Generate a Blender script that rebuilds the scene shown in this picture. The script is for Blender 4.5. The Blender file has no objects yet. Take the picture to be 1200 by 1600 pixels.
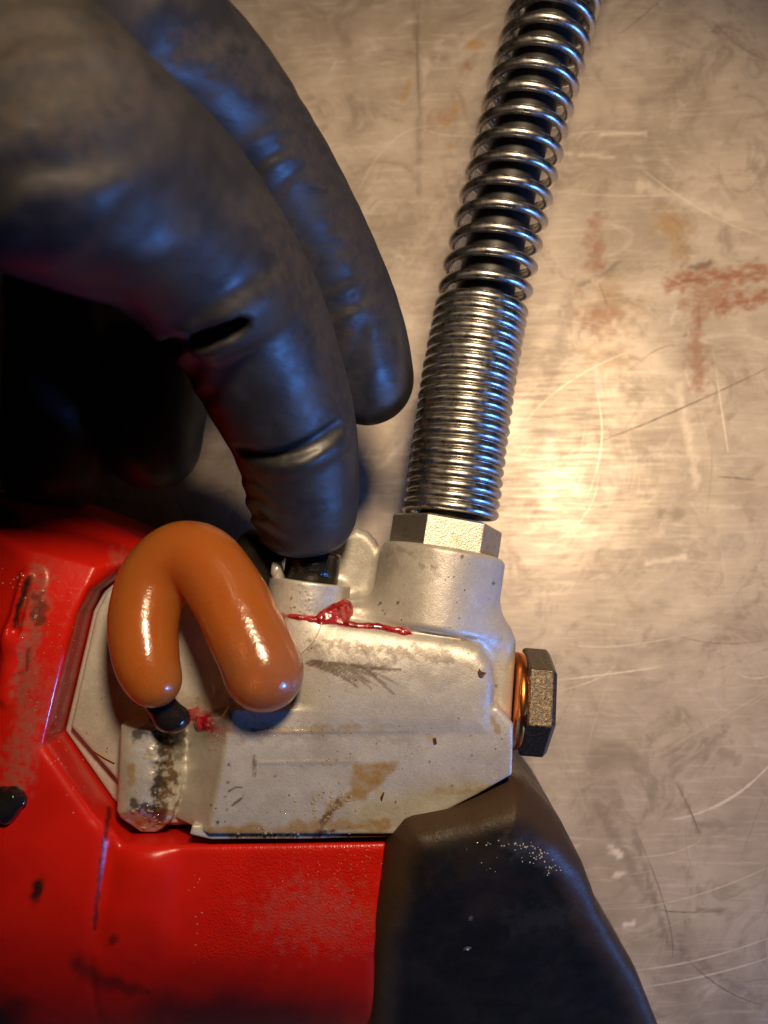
import bpy, bmesh, math, random
import numpy as np
from mathutils import Vector, Matrix, Quaternion

random.seed(7)
RNG = np.random.RandomState(7)
SC = bpy.context.scene
COL = SC.collection
MM = 0.001

# ------------------------------------------------------------------ camera, world, lamps, exposure
CAM_H = 250.0                     # the phone is held 250 mm above the bench, looking straight down
FOC = 1537.0                      # pixels (1200 x 1600 frame), 55 degrees of vertical view
cd = bpy.data.cameras.new("camera")
cam = bpy.data.objects.new("camera", cd)
COL.objects.link(cam)
cam.location = (0, 0, CAM_H * MM)
cd.sensor_fit = 'VERTICAL'
cd.sensor_height = 24.0
cd.lens = 12.0 / (800.0 / FOC)
cd.clip_start = 0.005
cd.clip_end = 20.0
cd.dof.use_dof = True
cd.dof.focus_distance = 0.192
cd.dof.aperture_fstop = cd.lens / 2.3
SC.camera = cam

world = bpy.data.worlds.new("World")
SC.world = world
world.use_nodes = True
bg = world.node_tree.nodes["Background"]
bg.inputs[0].default_value = (0.9, 0.62, 0.42, 1)
bg.inputs[1].default_value = 0.005

def lamp(name, kind, loc, target, color, energy, **kw):
    ld = bpy.data.lights.new(name, kind)
    ld.color = color
    ld.energy = energy
    for k, v in kw.items():
        setattr(ld, k, v)
    o = bpy.data.objects.new(name, ld)
    COL.objects.link(o)
    o.location = Vector(loc) * MM
    d = (Vector(target) - Vector(loc)).normalized()
    o.rotation_euler = d.to_track_quat('-Z', 'Y').to_euler()
    return o

# warm work lamp beside and above the phone; its beam is centred on the bench beside the spring
lamp("work_lamp", 'SPOT', (42, 148, 318), (14, 20, 15), (1.0, 0.742, 0.468), 5.4,
     shadow_soft_size=0.026, spot_size=math.radians(58), spot_blend=0.6)
# cool screen or window light, low on the right and towards the photographer
lamp("cool_window", 'AREA', (322, -236, 160), (0, 20, 50), (0.10, 0.32, 1.0), 1.15,
     shape='RECTANGLE', size=0.03, size_y=0.055)

vs = SC.view_settings
SC.display_settings.display_device = 'sRGB'
vs.view_transform = 'Standard'
vs.look = 'None'
vs.exposure = 0.0
vs.gamma = 1.0
SC.cycles.max_bounces = 8
SC.cycles.transmission_bounces = 8

# ------------------------------------------------------------------ helpers: places
def W(px, py, z):
    """point (mm) seen at photograph pixel px, py and lying z mm above the bench"""
    d = CAM_H - z
    return np.array([(px - 600.0) / FOC * d, (800.0 - py) / FOC * d, float(z)])

TX, TY = 0.085, -0.175           # the bench is not quite square to the lens
def bz(x, y):
    return TX * x + TY * y
def WB(px, py):
    """point (mm) of the bench seen at a photograph pixel"""
    a = (px - 600.0) / FOC; b = (800.0 - py) / FOC
    d = CAM_H / (1 + TX * a + TY * b)
    return np.array([a * d, b * d, CAM_H - d])

def poly(pts, z):
    return np.array([W(a, b, z)[:2] for a, b in pts])

def to_px(v):
    d = CAM_H - v[:, 2]
    return 600 + v[:, 0] * FOC / d, 800 - v[:, 1] * FOC / d

# ------------------------------------------------------------------ helpers: objects
def tag(o, label=None, cat=None, group=None, kind=None):
    if label: o['label'] = label
    if cat: o['category'] = cat
    if group: o['group'] = group
    if kind: o['kind'] = kind
    return o

def empty(name, loc):
    o = bpy.data.objects.new(name, None)
    o.empty_display_size = 0.01
    COL.objects.link(o)
    o.location = Vector(loc) * MM
    return o

def link(name, me, mat, parent=None):
    o = bpy.data.objects.new(name, me)
    COL.objects.link(o)
    me.materials.append(mat)
    if parent is not None:
        o.parent = parent
        o.matrix_parent_inverse = Matrix.Translation(world_loc(parent)).inverted()
    return o

def world_loc(o):
    p = Vector(o.location)
    return p if o.parent is None else p   # only top-level empties are ever moved off the origin

def mesh(name, verts, faces, smooth=True, attrs=None):
    """verts in mm, faces (n,4) or (n,3) arrays or a list of tuples"""
    me = bpy.data.meshes.new(name)
    verts = np.asarray(verts, dtype=np.float32) * MM
    if isinstance(faces, np.ndarray):
        n, k = faces.shape
        me.vertices.add(len(verts))
        me.vertices.foreach_set('co', verts.ravel())
        me.loops.add(n * k)
        me.loops.foreach_set('vertex_index', faces.astype(np.int32).ravel())
        me.polygons.add(n)
        me.polygons.foreach_set('loop_start', (np.arange(n) * k).astype(np.int32))
        me.update(calc_edges=True)
        me.validate()
    else:
        me.from_pydata(verts.tolist(), [], faces)
        me.update()
    me.polygons.foreach_set('use_smooth', [smooth] * len(me.polygons))
    for k, a in (attrs or {}).items():
        at = me.attributes.new(k, 'FLOAT', 'POINT')
        at.data.foreach_set('value', np.asarray(a, dtype=np.float32))
    return me

# ------------------------------------------------------------------ helpers: noise
_T = RNG.rand(64, 64, 64).astype(np.float32)
def vnoise(x, y, z=0.0):
    x = np.asarray(x, dtype=np.float32); y = np.asarray(y, dtype=np.float32)
    z = np.broadcast_to(np.asarray(z, dtype=np.float32), x.shape)
    xi = np.floor(x); yi = np.floor(y); zi = np.floor(z)
    fx = x - xi; fy = y - yi; fz = z - zi
    fx = fx * fx * (3 - 2 * fx); fy = fy * fy * (3 - 2 * fy); fz = fz * fz * (3 - 2 * fz)
    xi = xi.astype(int) & 63; yi = yi.astype(int) & 63; zi = zi.astype(int) & 63
    x1 = (xi + 1) & 63; y1 = (yi + 1) & 63; z1 = (zi + 1) & 63
    a = _T[xi, yi, zi] * (1 - fx) + _T[x1, yi, zi] * fx
    b = _T[xi, y1, zi] * (1 - fx) + _T[x1, y1, zi] * fx
    c = _T[xi, yi, z1] * (1 - fx) + _T[x1, yi, z1] * fx
    d = _T[xi, y1, z1] * (1 - fx) + _T[x1, y1, z1] * fx
    return (a * (1 - fy) + b * fy) * (1 - fz) + (c * (1 - fy) + d * fy) * fz
def fbm(x, y, z=0.0, o=4):
    s = 0; a = 0.5; t = 0
    for i in range(o):
        s = s + a * vnoise(x * 2 ** i + 17 * i, y * 2 ** i + 5 * i, np.asarray(z) * 2 ** i + 9 * i); t += a; a *= 0.5
    return s / t

# ------------------------------------------------------------------ helpers: distance fields (mm)
def smin(a, b, k):
    h = np.maximum(k - np.abs(a - b), 0) / k
    return np.minimum(a, b) - h * h * k * 0.25
def smax(a, b, k):
    return -smin(-a, -b, k)
def sdpoly(x, y, P):
    d = np.full(x.shape, 1e9, np.float32); s = np.zeros(x.shape, bool)
    n = len(P)
    for i in range(n):
        a = P[i]; b = P[i - 1]
        ex, ey = b - a
        wx = x - a[0]; wy = y - a[1]
        t = np.clip((wx * ex + wy * ey) / (ex * ex + ey * ey), 0, 1)
        d = np.minimum(d, (wx - ex * t) ** 2 + (wy - ey * t) ** 2)
        c1 = y >= a[1]; c2 = y < b[1]; c3 = ex * wy > ey * wx
        s ^= (c1 & c2 & c3) | (~c1 & ~c2 & ~c3)
    d = np.sqrt(d)
    return np.where(s, -d, d).astype(np.float32)
def extr(x, y, z, P, z0, z1, r=1.0, c=0.0):
    """polygon P pulled from z0 to z1, edges rounded by r or chamfered by c at the top"""
    d2 = sdpoly(x, y, P)
    dz = np.abs(z - (z0 + z1) / 2) - (z1 - z0) / 2
    if c > 0:
        d = smax(d2, dz, 1.2)
        return smax(d, (d2 + (z - z1) + c) * 0.7071, r)
    a = d2 + r; b = dz + r
    return np.minimum(np.maximum(a, b), 0) + np.hypot(np.maximum(a, 0), np.maximum(b, 0)) - r
def hs(x, y, z, p, n):
    n = np.asarray(n, float); n = n / np.linalg.norm(n)
    return (x - p[0]) * n[0] + (y - p[1]) * n[1] + (z - p[2]) * n[2]
def cyl(x, y, z, a, b, r, e=1.0):
    a = np.asarray(a, float); b = np.asarray(b, float)
    L = np.linalg.norm(b - a); u = (b - a) / L
    t = (x - a[0]) * u[0] + (y - a[1]) * u[1] + (z - a[2]) * u[2]
    qx = x - a[0] - u[0] * t; qy = y - a[1] - u[1] * t; qz = z - a[2] - u[2] * t
    d = np.sqrt(qx * qx + qy * qy + qz * qz) - r + e
    h = np.abs(t - L / 2) - L / 2 + e
    return np.minimum(np.maximum(d, h), 0) + np.hypot(np.maximum(d, 0), np.maximum(h, 0)) - e
def cone(x, y, z, a, b, ra, rb):
    a = np.asarray(a, float); b = np.asarray(b, float)
    v = b - a
    t = np.clip(((x - a[0]) * v[0] + (y - a[1]) * v[1] + (z - a[2]) * v[2]) / v.dot(v), 0, 1)
    return np.sqrt((x - a[0] - v[0] * t) ** 2 + (y - a[1] - v[1] * t) ** 2 + (z - a[2] - v[2] * t) ** 2) - (ra + (rb - ra) * t)
def chain(x, y, z, pts, rs, k=3.0):
    d = None
    for i in range(len(pts) - 1):
        c = cone(x, y, z, pts[i], pts[i + 1], rs[i], rs[i + 1])
        d = c if d is None else smin(d, c, k)
    return d
def hit(f, pts):
    """where the camera rays through photograph pixels meet the field f"""
    pts = np.array(pts, float)
    dirs = np.stack([(pts[:, 0] - 600) / FOC, (800 - pts[:, 1]) / FOC, -np.ones(len(pts))], 1)
    dirs /= np.linalg.norm(dirs, axis=1)[:, None]
    p = np.zeros_like(dirs); p[:, 2] = CAM_H
    p += dirs * 40
    for _ in range(160):
        d = f(p[:, 0], p[:, 1], p[:, 2])
        p += dirs * (np.clip(d, -2, 20) * 0.8)[:, None]
    return p

def surf(f, lo, hi, h):
    """surface nets on a sparse grid, then one projection step on to the surface"""
    lo = np.asarray(lo, float); hi = np.asarray(hi, float)
    B = 6
    nb = np.ceil((hi - lo) / (h * B)).astype(int)
    n = nb * B
    ax = [lo[i] + h * B * (np.arange(nb[i]) + 0.5) - h * 0.5 for i in range(3)]
    cx, cy, cz = np.meshgrid(*ax, indexing='ij')
    cv = f(cx.ravel().astype(np.float32), cy.ravel().astype(np.float32), cz.ravel().astype(np.float32)).reshape(nb)
    near = np.abs(cv) < h * B * 1.35 + 1.0
    V = np.repeat(np.repeat(np.repeat(cv, B, 0), B, 1), B, 2).astype(np.float32)
    M = np.repeat(np.repeat(np.repeat(near, B, 0), B, 1), B, 2)
    ii, jj, kk = np.nonzero(M)
    V[ii, jj, kk] = f((lo[0] + ii * h).astype(np.float32), (lo[1] + jj * h).astype(np.float32), (lo[2] + kk * h).astype(np.float32))
    S = V < 0
    st = np.array([n[1] * n[2], n[2], 1])
    cells = []; pos = []; quads = []
    for a in range(3):
        sl0 = [slice(None)] * 3; sl1 = [slice(None)] * 3
        sl0[a] = slice(0, -1); sl1[a] = slice(1, None)
        I = np.stack(np.nonzero(S[tuple(sl0)] != S[tuple(sl1)]), 1)
        b, c = (a + 1) % 3, (a + 2) % 3
        I = I[(I[:, b] > 0) & (I[:, c] > 0)]
        J = I.copy(); J[:, a] += 1
        v0 = V[I[:, 0], I[:, 1], I[:, 2]]; v1 = V[J[:, 0], J[:, 1], J[:, 2]]
        t = v0 / (v0 - v1)
        p = I.astype(float); p[:, a] += t
        base = I @ st
        four = [base - st[b] - st[c], base - st[c], base, base - st[b]]
        for q in four:
            cells.append(q); pos.append(p)
        Q = np.stack(four, 1)
        flip = v0 > 0
        Q[flip] = Q[flip][:, ::-1]
        quads.append(Q)
    cells = np.concatenate(cells); pos = np.concatenate(pos); quads = np.concatenate(quads)
    ids, inv = np.unique(cells, return_inverse=True)
    cnt = np.bincount(inv)
    vv = np.stack([np.bincount(inv, pos[:, i]) / cnt for i in range(3)], 1) * h + lo
    Q = np.searchsorted(ids, quads)
    e = h * 0.25
    x, y, z = vv.T
    d0 = f(x, y, z)
    g = np.stack([f(x + e, y, z) - d0, f(x, y + e, z) - d0, f(x, y, z + e) - d0], 1) / e
    gg = np.maximum((g * g).sum(1), 0.2)
    vv = vv - g * np.clip(d0 / gg, -h * .6, h * .6)[:, None]
    return vv, Q

# ------------------------------------------------------------------ helpers: painted wear and shade (fixed to the surface points)
def near_line(px, py, pts):
    d = np.full(px.shape, 1e9)
    for (ax, ay), (bx, by) in zip(pts[:-1], pts[1:]):
        ex, ey = bx - ax, by - ay
        t = np.clip(((px - ax) * ex + (py - ay) * ey) / (ex * ex + ey * ey + 1e-9), 0, 1)
        d = np.minimum(d, np.hypot(px - ax - ex * t, py - ay - ey * t))
    return d
def ss(a, b, v):
    t = np.clip((v - a) / (b - a), 0, 1)
    return t * t * (3 - 2 * t)
def stroke(px, py, pts, w, soft=0.6, rag=0.6, sc=0.12, seed=0):
    """ragged stain along a line, w pixels half-wide"""
    d = near_line(px, py, pts) + (fbm(px * sc + seed, py * sc + seed, 0, 3) - 0.5) * 2 * w * rag
    return 1 - ss(w * (1 - soft), w * (1 + soft * .3), d)
def blob(px, py, c, rx, ry, ang=0, rag=0.6, sc=0.1, seed=0, soft=0.7):
    a = math.radians(ang); ca, sa = math.cos(a), math.sin(a)
    u = ((px - c[0]) * ca + (py - c[1]) * sa) / rx
    v = (-(px - c[0]) * sa + (py - c[1]) * ca) / ry
    d = np.hypot(u, v) + (fbm(px * sc + seed, py * sc + seed, 0, 4) - 0.5) * 2 * rag
    return 1 - ss(1 - soft, 1.05, d)

# ------------------------------------------------------------------ helpers: materials
class Mat:
    def __init__(s, name):
        s.m = bpy.data.materials.new(name); s.m.use_nodes = True
        s.nt = s.m.node_tree; s.b = s.nt.nodes["Principled BSDF"]
        g = s.nt.nodes.new("ShaderNodeNewGeometry")
        mul = s.nt.nodes.new("ShaderNodeVectorMath"); mul.operation = 'SCALE'; mul.inputs[3].default_value = 1000
        tc = s.nt.nodes.new("ShaderNodeTexCoord")
        s.nt.links.new(tc.outputs['Object'], mul.inputs[0])
        s.P = mul.outputs[0]
    def put(s, v, sock):
        if isinstance(v, bpy.types.NodeSocket): s.nt.links.new(v, sock)
        elif isinstance(v, (tuple, list)) and len(v) == 3 and sock.type == 'RGBA': sock.default_value = (*v, 1)
        else: sock.default_value = v
    def set(s, **kw):
        for k, v in kw.items():
            s.put(v, s.b.inputs[k.replace('_', ' ')])
        return s
    def math(s, op, a, b=0.0, c=0.0, clamp=False):
        n = s.nt.nodes.new("ShaderNodeMath"); n.operation = op; n.use_clamp = clamp
        s.put(a, n.inputs[0]); s.put(b, n.inputs[1]); s.put(c, n.inputs[2])
        return n.outputs[0]
    def attr(s, name):
        n = s.nt.nodes.new("ShaderNodeAttribute"); n.attribute_name = name
        return n.outputs['Fac']
    def map(s, scale, rot=(0, 0, 0), loc=(0, 0, 0)):
        n = s.nt.nodes.new("ShaderNodeMapping"); s.nt.links.new(s.P, n.inputs[0])
        n.inputs['Scale'].default_value = scale; n.inputs['Rotation'].default_value = rot; n.inputs['Location'].default_value = loc
        return n.outputs[0]
    def noise(s, scale=1.0, detail=4, rough=0.55, vec=None, dist=0.0):
        n = s.nt.nodes.new("ShaderNodeTexNoise")
        s.nt.links.new(vec if vec is not None else s.P, n.inputs['Vector'])
        n.inputs['Scale'].default_value = scale; n.inputs['Detail'].default_value = detail
        n.inputs['Roughness'].default_value = rough; n.inputs['Distortion'].default_value = dist
        return n.outputs[0]
    def voro(s, scale=1.0, vec=None, feature='F1'):
        n = s.nt.nodes.new("ShaderNodeTexVoronoi"); n.feature = feature
        s.nt.links.new(vec if vec is not None else s.P, n.inputs['Vector'])
        n.inputs['Scale'].default_value = scale
        return n.outputs['Distance']
    def ramp(s, v, a, b, lo=0.0, hi=1.0):
        n = s.nt.nodes.new("ShaderNodeMapRange"); n.interpolation_type = 'SMOOTHSTEP'
        s.put(v, n.inputs[0])
        for i, q in enumerate((a, b, lo, hi)): n.inputs[i + 1].default_value = q
        return n.outputs[0]
    def mix(s, f, a, b):
        n = s.nt.nodes.new("ShaderNodeMix"); n.data_type = 'RGBA'
        s.put(f, n.inputs[0]); s.put(a, n.inputs[6]); s.put(b, n.inputs[7])
        return n.outputs[2]
    def mixf(s, f, a, b):
        n = s.nt.nodes.new("ShaderNodeMix"); n.data_type = 'FLOAT'
        s.put(f, n.inputs[0]); s.put(a, n.inputs[2]); s.put(b, n.inputs[3])
        return n.outputs[0]
    def bump(s, h, strength=0.3, dist=0.1):
        """dist in mm"""
        n = s.nt.nodes.new("ShaderNodeBump"); n.inputs['Strength'].default_value = strength
        n.inputs['Distance'].default_value = dist * MM
        s.put(h, n.inputs['Height'])
        prev = getattr(s, '_n', None)
        if prev is not None: s.nt.links.new(prev, n.inputs['Normal'])
        s._n = n.outputs[0]
        s.nt.links.new(s._n, s.b.inputs['Normal'])
        return s

def simple(name, col, rough=0.5, metal=0.0, **kw):
    return Mat(name).set(Base_Color=col, Roughness=rough, Metallic=metal, **kw)

# worn sheet steel of the bench
ms = Mat("worn_steel")
bl = ms.noise(0.035, 5, 0.6)
st1 = ms.noise(1.0, 3, 0.6, ms.map((0.02, 0.9, 1), (0, 0, math.radians(12))))
st2 = ms.noise(1.0, 3, 0.6, ms.map((0.03, 1.3, 1), (0, 0, math.radians(-68))))
fine = ms.noise(1.6, 4, 0.7)
c = ms.mix(ms.ramp(bl, 0.32, 0.68), (0.29, 0.240, 0.188), (0.465, 0.395, 0.322))
c = ms.mix(ms.ramp(st1, 0.5, 0.78, 0, 0.35), c, (0.66, 0.58, 0.49))
c = ms.mix(ms.ramp(st2, 0.52, 0.8, 0, 0.35), c, (0.30, 0.255, 0.21))
c = ms.mix(ms.ramp(fine, 0.55, 0.8, 0, 0.25), c, (0.27, 0.22, 0.18))
c = ms.mix(ms.attr('dark'), c, (0.10, 0.075, 0.06))
c = ms.mix(ms.attr('ochre'), c, (0.33, 0.19, 0.06))
smu = ms.noise(0.075, 6, 0.72, dist=1.2)
c = ms.mix(ms.ramp(smu, 0.50, 0.68, 0, 0.6), c, (0.21, 0.165, 0.13))
c = ms.mix(ms.ramp(smu, 0.46, 0.30, 0, 0.55), c, (0.56, 0.50, 0.44))
rusty = ms.math('MULTIPLY', ms.attr('rust'), ms.ramp(ms.noise(0.55, 6, 0.75, ms.map((0.6, 1.5, 1))), 0.30, 0.54))
c = ms.mix(rusty, c, (0.25, 0.078, 0.024))
c = ms.mix(ms.attr('pale'), c, (0.75, 0.66, 0.55))
rst = ms.math('MAXIMUM', ms.attr('rust'), ms.attr('ochre'))
ms.set(Base_Color=c, Specular_IOR_Level=0.25, Metallic=ms.mixf(rst, 0.16, 0.03),
       Roughness=ms.math('ADD', ms.ramp(bl, 0.3, 0.7, 0.38, 0.30), ms.ramp(st2, 0.3, 0.7, 0.0, 0.10)))
ms.bump(ms.math('ADD', st1, st2), 0.14, 0.05)
ms.bump(ms.noise(0.05, 3, 0.5), 0.35, 0.9)
ms.bump(fine, 0.25, 0.05)
M_STEEL = ms.m
M_SCR_L = simple("scratch_and_halo", (0.62, 0.55, 0.47), 0.42, 0.3).m
M_SCR_D = simple("dark_scratch", (0.15, 0.115, 0.09), 0.6, 0.3).m

# sand-cast aluminium with grime and oil
ms = Mat("cast_aluminium")
gr = ms.noise(3.2, 3, 0.7)
bl = ms.noise(0.12, 4, 0.6)
c = ms.mix(ms.ramp(bl, 0.35, 0.65), (0.52, 0.495, 0.455), (0.62, 0.60, 0.56))
c = ms.mix(ms.ramp(gr, 0.35, 0.6, 0.22, 0.0), c, (0.34, 0.32, 0.29))
c = ms.mix(ms.math('MULTIPLY', ms.attr('oil'), ms.ramp(ms.noise(0.45, 4, 0.65), 0.3, 0.65, 0.5, 0.98)), c, (0.42, 0.215, 0.006))
gm = ms.math('MULTIPLY', ms.attr('grime'), ms.ramp(ms.noise(0.9, 4, 0.7), 0.22, 0.52), clamp=True)
c = ms.mix(gm, c, (0.10, 0.062, 0.035))
c = ms.mix(ms.attr('streak'), c, (0.085, 0.050, 0.026))
spk = ms.math('MULTIPLY', ms.ramp(ms.voro(0.62), 0.05, 0.15, 1.0, 0.0), ms.ramp(ms.noise(0.30, 3, 0.6), 0.50, 0.62))
spk2 = ms.math('MULTIPLY', ms.ramp(ms.voro(1.5), 0.06, 0.18, 0.7, 0.0), ms.ramp(ms.noise(0.22, 3, 0.6, ms.map((1, 1, 1), (0, 0, 0), (31, 7, 0))), 0.48, 0.62))
c = ms.mix(ms.math('MAXIMUM', spk, spk2), c, (0.045, 0.030, 0.020))
c = ms.mix(ms.attr('dark'), c, (0.030, 0.020, 0.014))
c = ms.mix(ms.attr('redtint'), c, ms.mix(ms.ramp(ms.noise(0.7, 3, 0.6), 0.35, 0.65), (0.22, 0.006, 0.010), (0.46, 0.06, 0.06)))
wet = ms.math('MAXIMUM', ms.attr('wet'), ms.attr('oil'), clamp=True)
ms.set(Base_Color=c, Metallic=ms.mixf(gm, 0.42, 0.0), Roughness=ms.mixf(wet, ms.ramp(gr, 0.3, 0.7, 0.34, 0.5), 0.22),
       Coat_Weight=ms.math('MULTIPLY', wet, 0.7), Coat_Roughness=0.07)
ms.bump(gr, 0.6, 0.09)
ms.bump(ms.math('MULTIPLY', ms.noise(1.3, 3, 0.7), wet), 0.7, 0.13)
ms.bump(ms.noise(0.25, 2, 0.5), 0.25, 0.5)
M_ALU = ms.m

# glossy red moulded nylon, oily
ms = Mat("red_nylon")
tex = ms.voro(2.3)
c = ms.mix(ms.ramp(ms.noise(0.06, 4, 0.6), 0.4, 0.7, 0, 0.6), (0.48, 0.010, 0.005), (0.36, 0.007, 0.004))
c = ms.mix(ms.math('MULTIPLY', ms.attr('grime'), ms.ramp(ms.noise(0.7, 4, 0.7), 0.25, 0.6)), c, (0.27, 0.075, 0.055))
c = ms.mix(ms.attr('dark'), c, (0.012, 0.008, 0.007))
ms.set(Base_Color=c, Roughness=ms.mixf(ms.attr('texture'), 0.30, 0.24), Specular_IOR_Level=0.25,
       Coat_Weight=ms.math('MULTIPLY', ms.attr('wet'), 0.6), Coat_Roughness=0.1)
ms.bump(ms.math('MULTIPLY', ms.math('MAXIMUM', ms.attr('texture'), 0.05), tex), 0.7, 0.20)
ms.bump(ms.noise(0.18, 3, 0.5), 0.25, 0.5)
ms.bump(ms.math('MULTIPLY', ms.noise(2.0, 3, 0.7), ms.attr('wet')), 0.5, 0.22)
M_RED = ms.m

# black rubber overmould, dusty, with painted warm edge and wet highlights
ms = Mat("black_rubber")
c = ms.mix(ms.ramp(ms.noise(0.12, 4, 0.6), 0.4, 0.7), (0.009, 0.008, 0.007), (0.017, 0.013, 0.010))
c = ms.mix(ms.attr('grime'), c, (0.055, 0.032, 0.019))
c = ms.mix(ms.attr('pale'), c, (0.36, 0.34, 0.28))
ms.set(Base_Color=c, Roughness=ms.ramp(ms.noise(0.3, 3), 0.3, 0.7, 0.36, 0.50), Specular_IOR_Level=0.14)
ms.bump(ms.noise(2.6, 3, 0.7), 0.5, 0.10)
ms.bump(ms.noise(0.35, 3, 0.6), 0.4, 0.35)
M_RUB = ms.m

# black nitrile glove
ms = Mat("black_nitrile")
c = ms.mix(ms.ramp(ms.noise(0.10, 4, 0.6), 0.4, 0.7), (0.015, 0.015, 0.017), (0.025, 0.023, 0.023))
c = ms.mix(ms.math('MULTIPLY', ms.attr('grime'), ms.ramp(ms.noise(0.55, 5, 0.7), 0.32, 0.72), clamp=True), c, (0.043, 0.031, 0.024))
ms.set(Base_Color=c, Roughness=ms.mixf(ms.math('MULTIPLY', ms.attr('grime'), 1.3, clamp=True), ms.ramp(ms.noise(0.2, 3, 0.6), 0.3, 0.7, 0.40, 0.52), 0.78), Specular_IOR_Level=ms.mixf(ms.attr('grime'), 0.55, 0.25))
ms.bump(ms.noise(2.4, 3, 0.7), 0.25, 0.05)
ms.bump(ms.noise(0.16, 2, 0.5, ms.map((1.0, 2.4, 1.6), (0, 0, math.radians(38)))), 0.22, 0.7)
M_GLOVE = ms.m

# amber silicone-like grease
ms = Mat("amber_grease")
c = ms.mix(ms.attr('pale'), (0.53, 0.165, 0.030), (0.42, 0.18, 0.09))
ms.set(Base_Color=c, Roughness=0.21, Subsurface_Weight=1.0, Subsurface_Radius=(1.0, 0.32, 0.06), Subsurface_Scale=0.022, Transmission_Weight=0.5, IOR=1.40,
       Specular_IOR_Level=0.5, Coat_Weight=0.30, Coat_Roughness=0.12)
ms.bump(ms.noise(0.75, 3, 0.6), 0.45, 0.25)
ms.bump(ms.noise(2.0, 2, 0.5), 0.2, 0.05)
M_AMBER = ms.m
ms = Mat("red_grease_gel")
ms.set(Base_Color=ms.mix(ms.ramp(ms.noise(0.5, 3, 0.6), 0.4, 0.62), (0.20, 0.003, 0.008), (0.42, 0.035, 0.045)), Roughness=0.10, Subsurface_Weight=0.8, Subsurface_Radius=(1, 0.1, 0.1), Subsurface_Scale=0.0012,
       Coat_Weight=1.0, Coat_Roughness=0.05)
ms.bump(ms.noise(1.4, 3, 0.6), 0.6, 0.3)
M_REDG = ms.m
ms = Mat("black_grease")
ms.set(Base_Color=(0.010, 0.009, 0.009), Roughness=0.12, Coat_Weight=0.6, Coat_Roughness=0.05)
ms.bump(ms.noise(0.9, 3, 0.6), 0.5, 0.35)
M_BLKG = ms.m

# metals
ms = Mat("spring_steel")
c = ms.mix(ms.ramp(ms.noise(0.5, 3, 0.6), 0.45, 0.7, 0, 0.5), (0.62, 0.60, 0.57), (0.42, 0.38, 0.34))
ms.set(Base_Color=c, Metallic=1.0, Roughness=ms.ramp(ms.noise(0.7, 3), 0.35, 0.7, 0.26, 0.37))
ms.bump(ms.noise(1.2, 3, 0.6), 0.2, 0.04)
M_SPRING = ms.m
ms = Mat("plated_nut_steel")
gr = ms.noise(2.6, 3, 0.7)
c = ms.mix(ms.ramp(ms.noise(0.5, 4, 0.7), 0.5, 0.7, 0, 0.6), (0.50, 0.46, 0.40), (0.30, 0.22, 0.14))
ms.set(Base_Color=c, Metallic=0.9, Roughness=0.38)
ms.bump(gr, 0.8, 0.12)
M_NUT = ms.m
ms = Mat("black_oxide_steel")
gr = ms.noise(1.5, 4, 0.75)
c = ms.mix(ms.ramp(gr, 0.45, 0.7, 0, 0.9), (0.070, 0.060, 0.052), (0.24, 0.17, 0.10))
ms.set(Base_Color=c, Metallic=0.8, Roughness=0.31)
ms.bump(gr, 0.8, 0.22)
M_BOLT = ms.m
ms = Mat("copper")
ms.set(Base_Color=(0.80, 0.27, 0.07), Metallic=1.0, Roughness=0.28)
ms.bump(ms.noise(1.2, 3), 0.3, 0.1)
M_COPPER = ms.m
M_HOSE = simple("hose_rubber", (0.008, 0.008, 0.009), 0.5).m
M_BUTTON = Mat("black_plastic").set(Base_Color=(0.008, 0.008, 0.008), Roughness=0.22)
M_BUTTON.bump(M_BUTTON.noise(1.1, 3, 0.6), 0.5, 0.35)
M_BUTTON = M_BUTTON.m
M_CLEAR = simple("wet_plastic", (0.55, 0.50, 0.45), 0.15, 0.4).m
M_CHIP = simple("brown_flake", (0.07, 0.018, 0.010), 0.45).m
M_SLIVER = simple("amber_sliver", (0.75, 0.33, 0.06), 0.3, 0.5).m
M_HAIR = simple("pale_fibre", (0.66, 0.52, 0.28), 0.4).m
M_HAIRB = simple("brown_fibre", (0.30, 0.17, 0.07), 0.5).m

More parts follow.
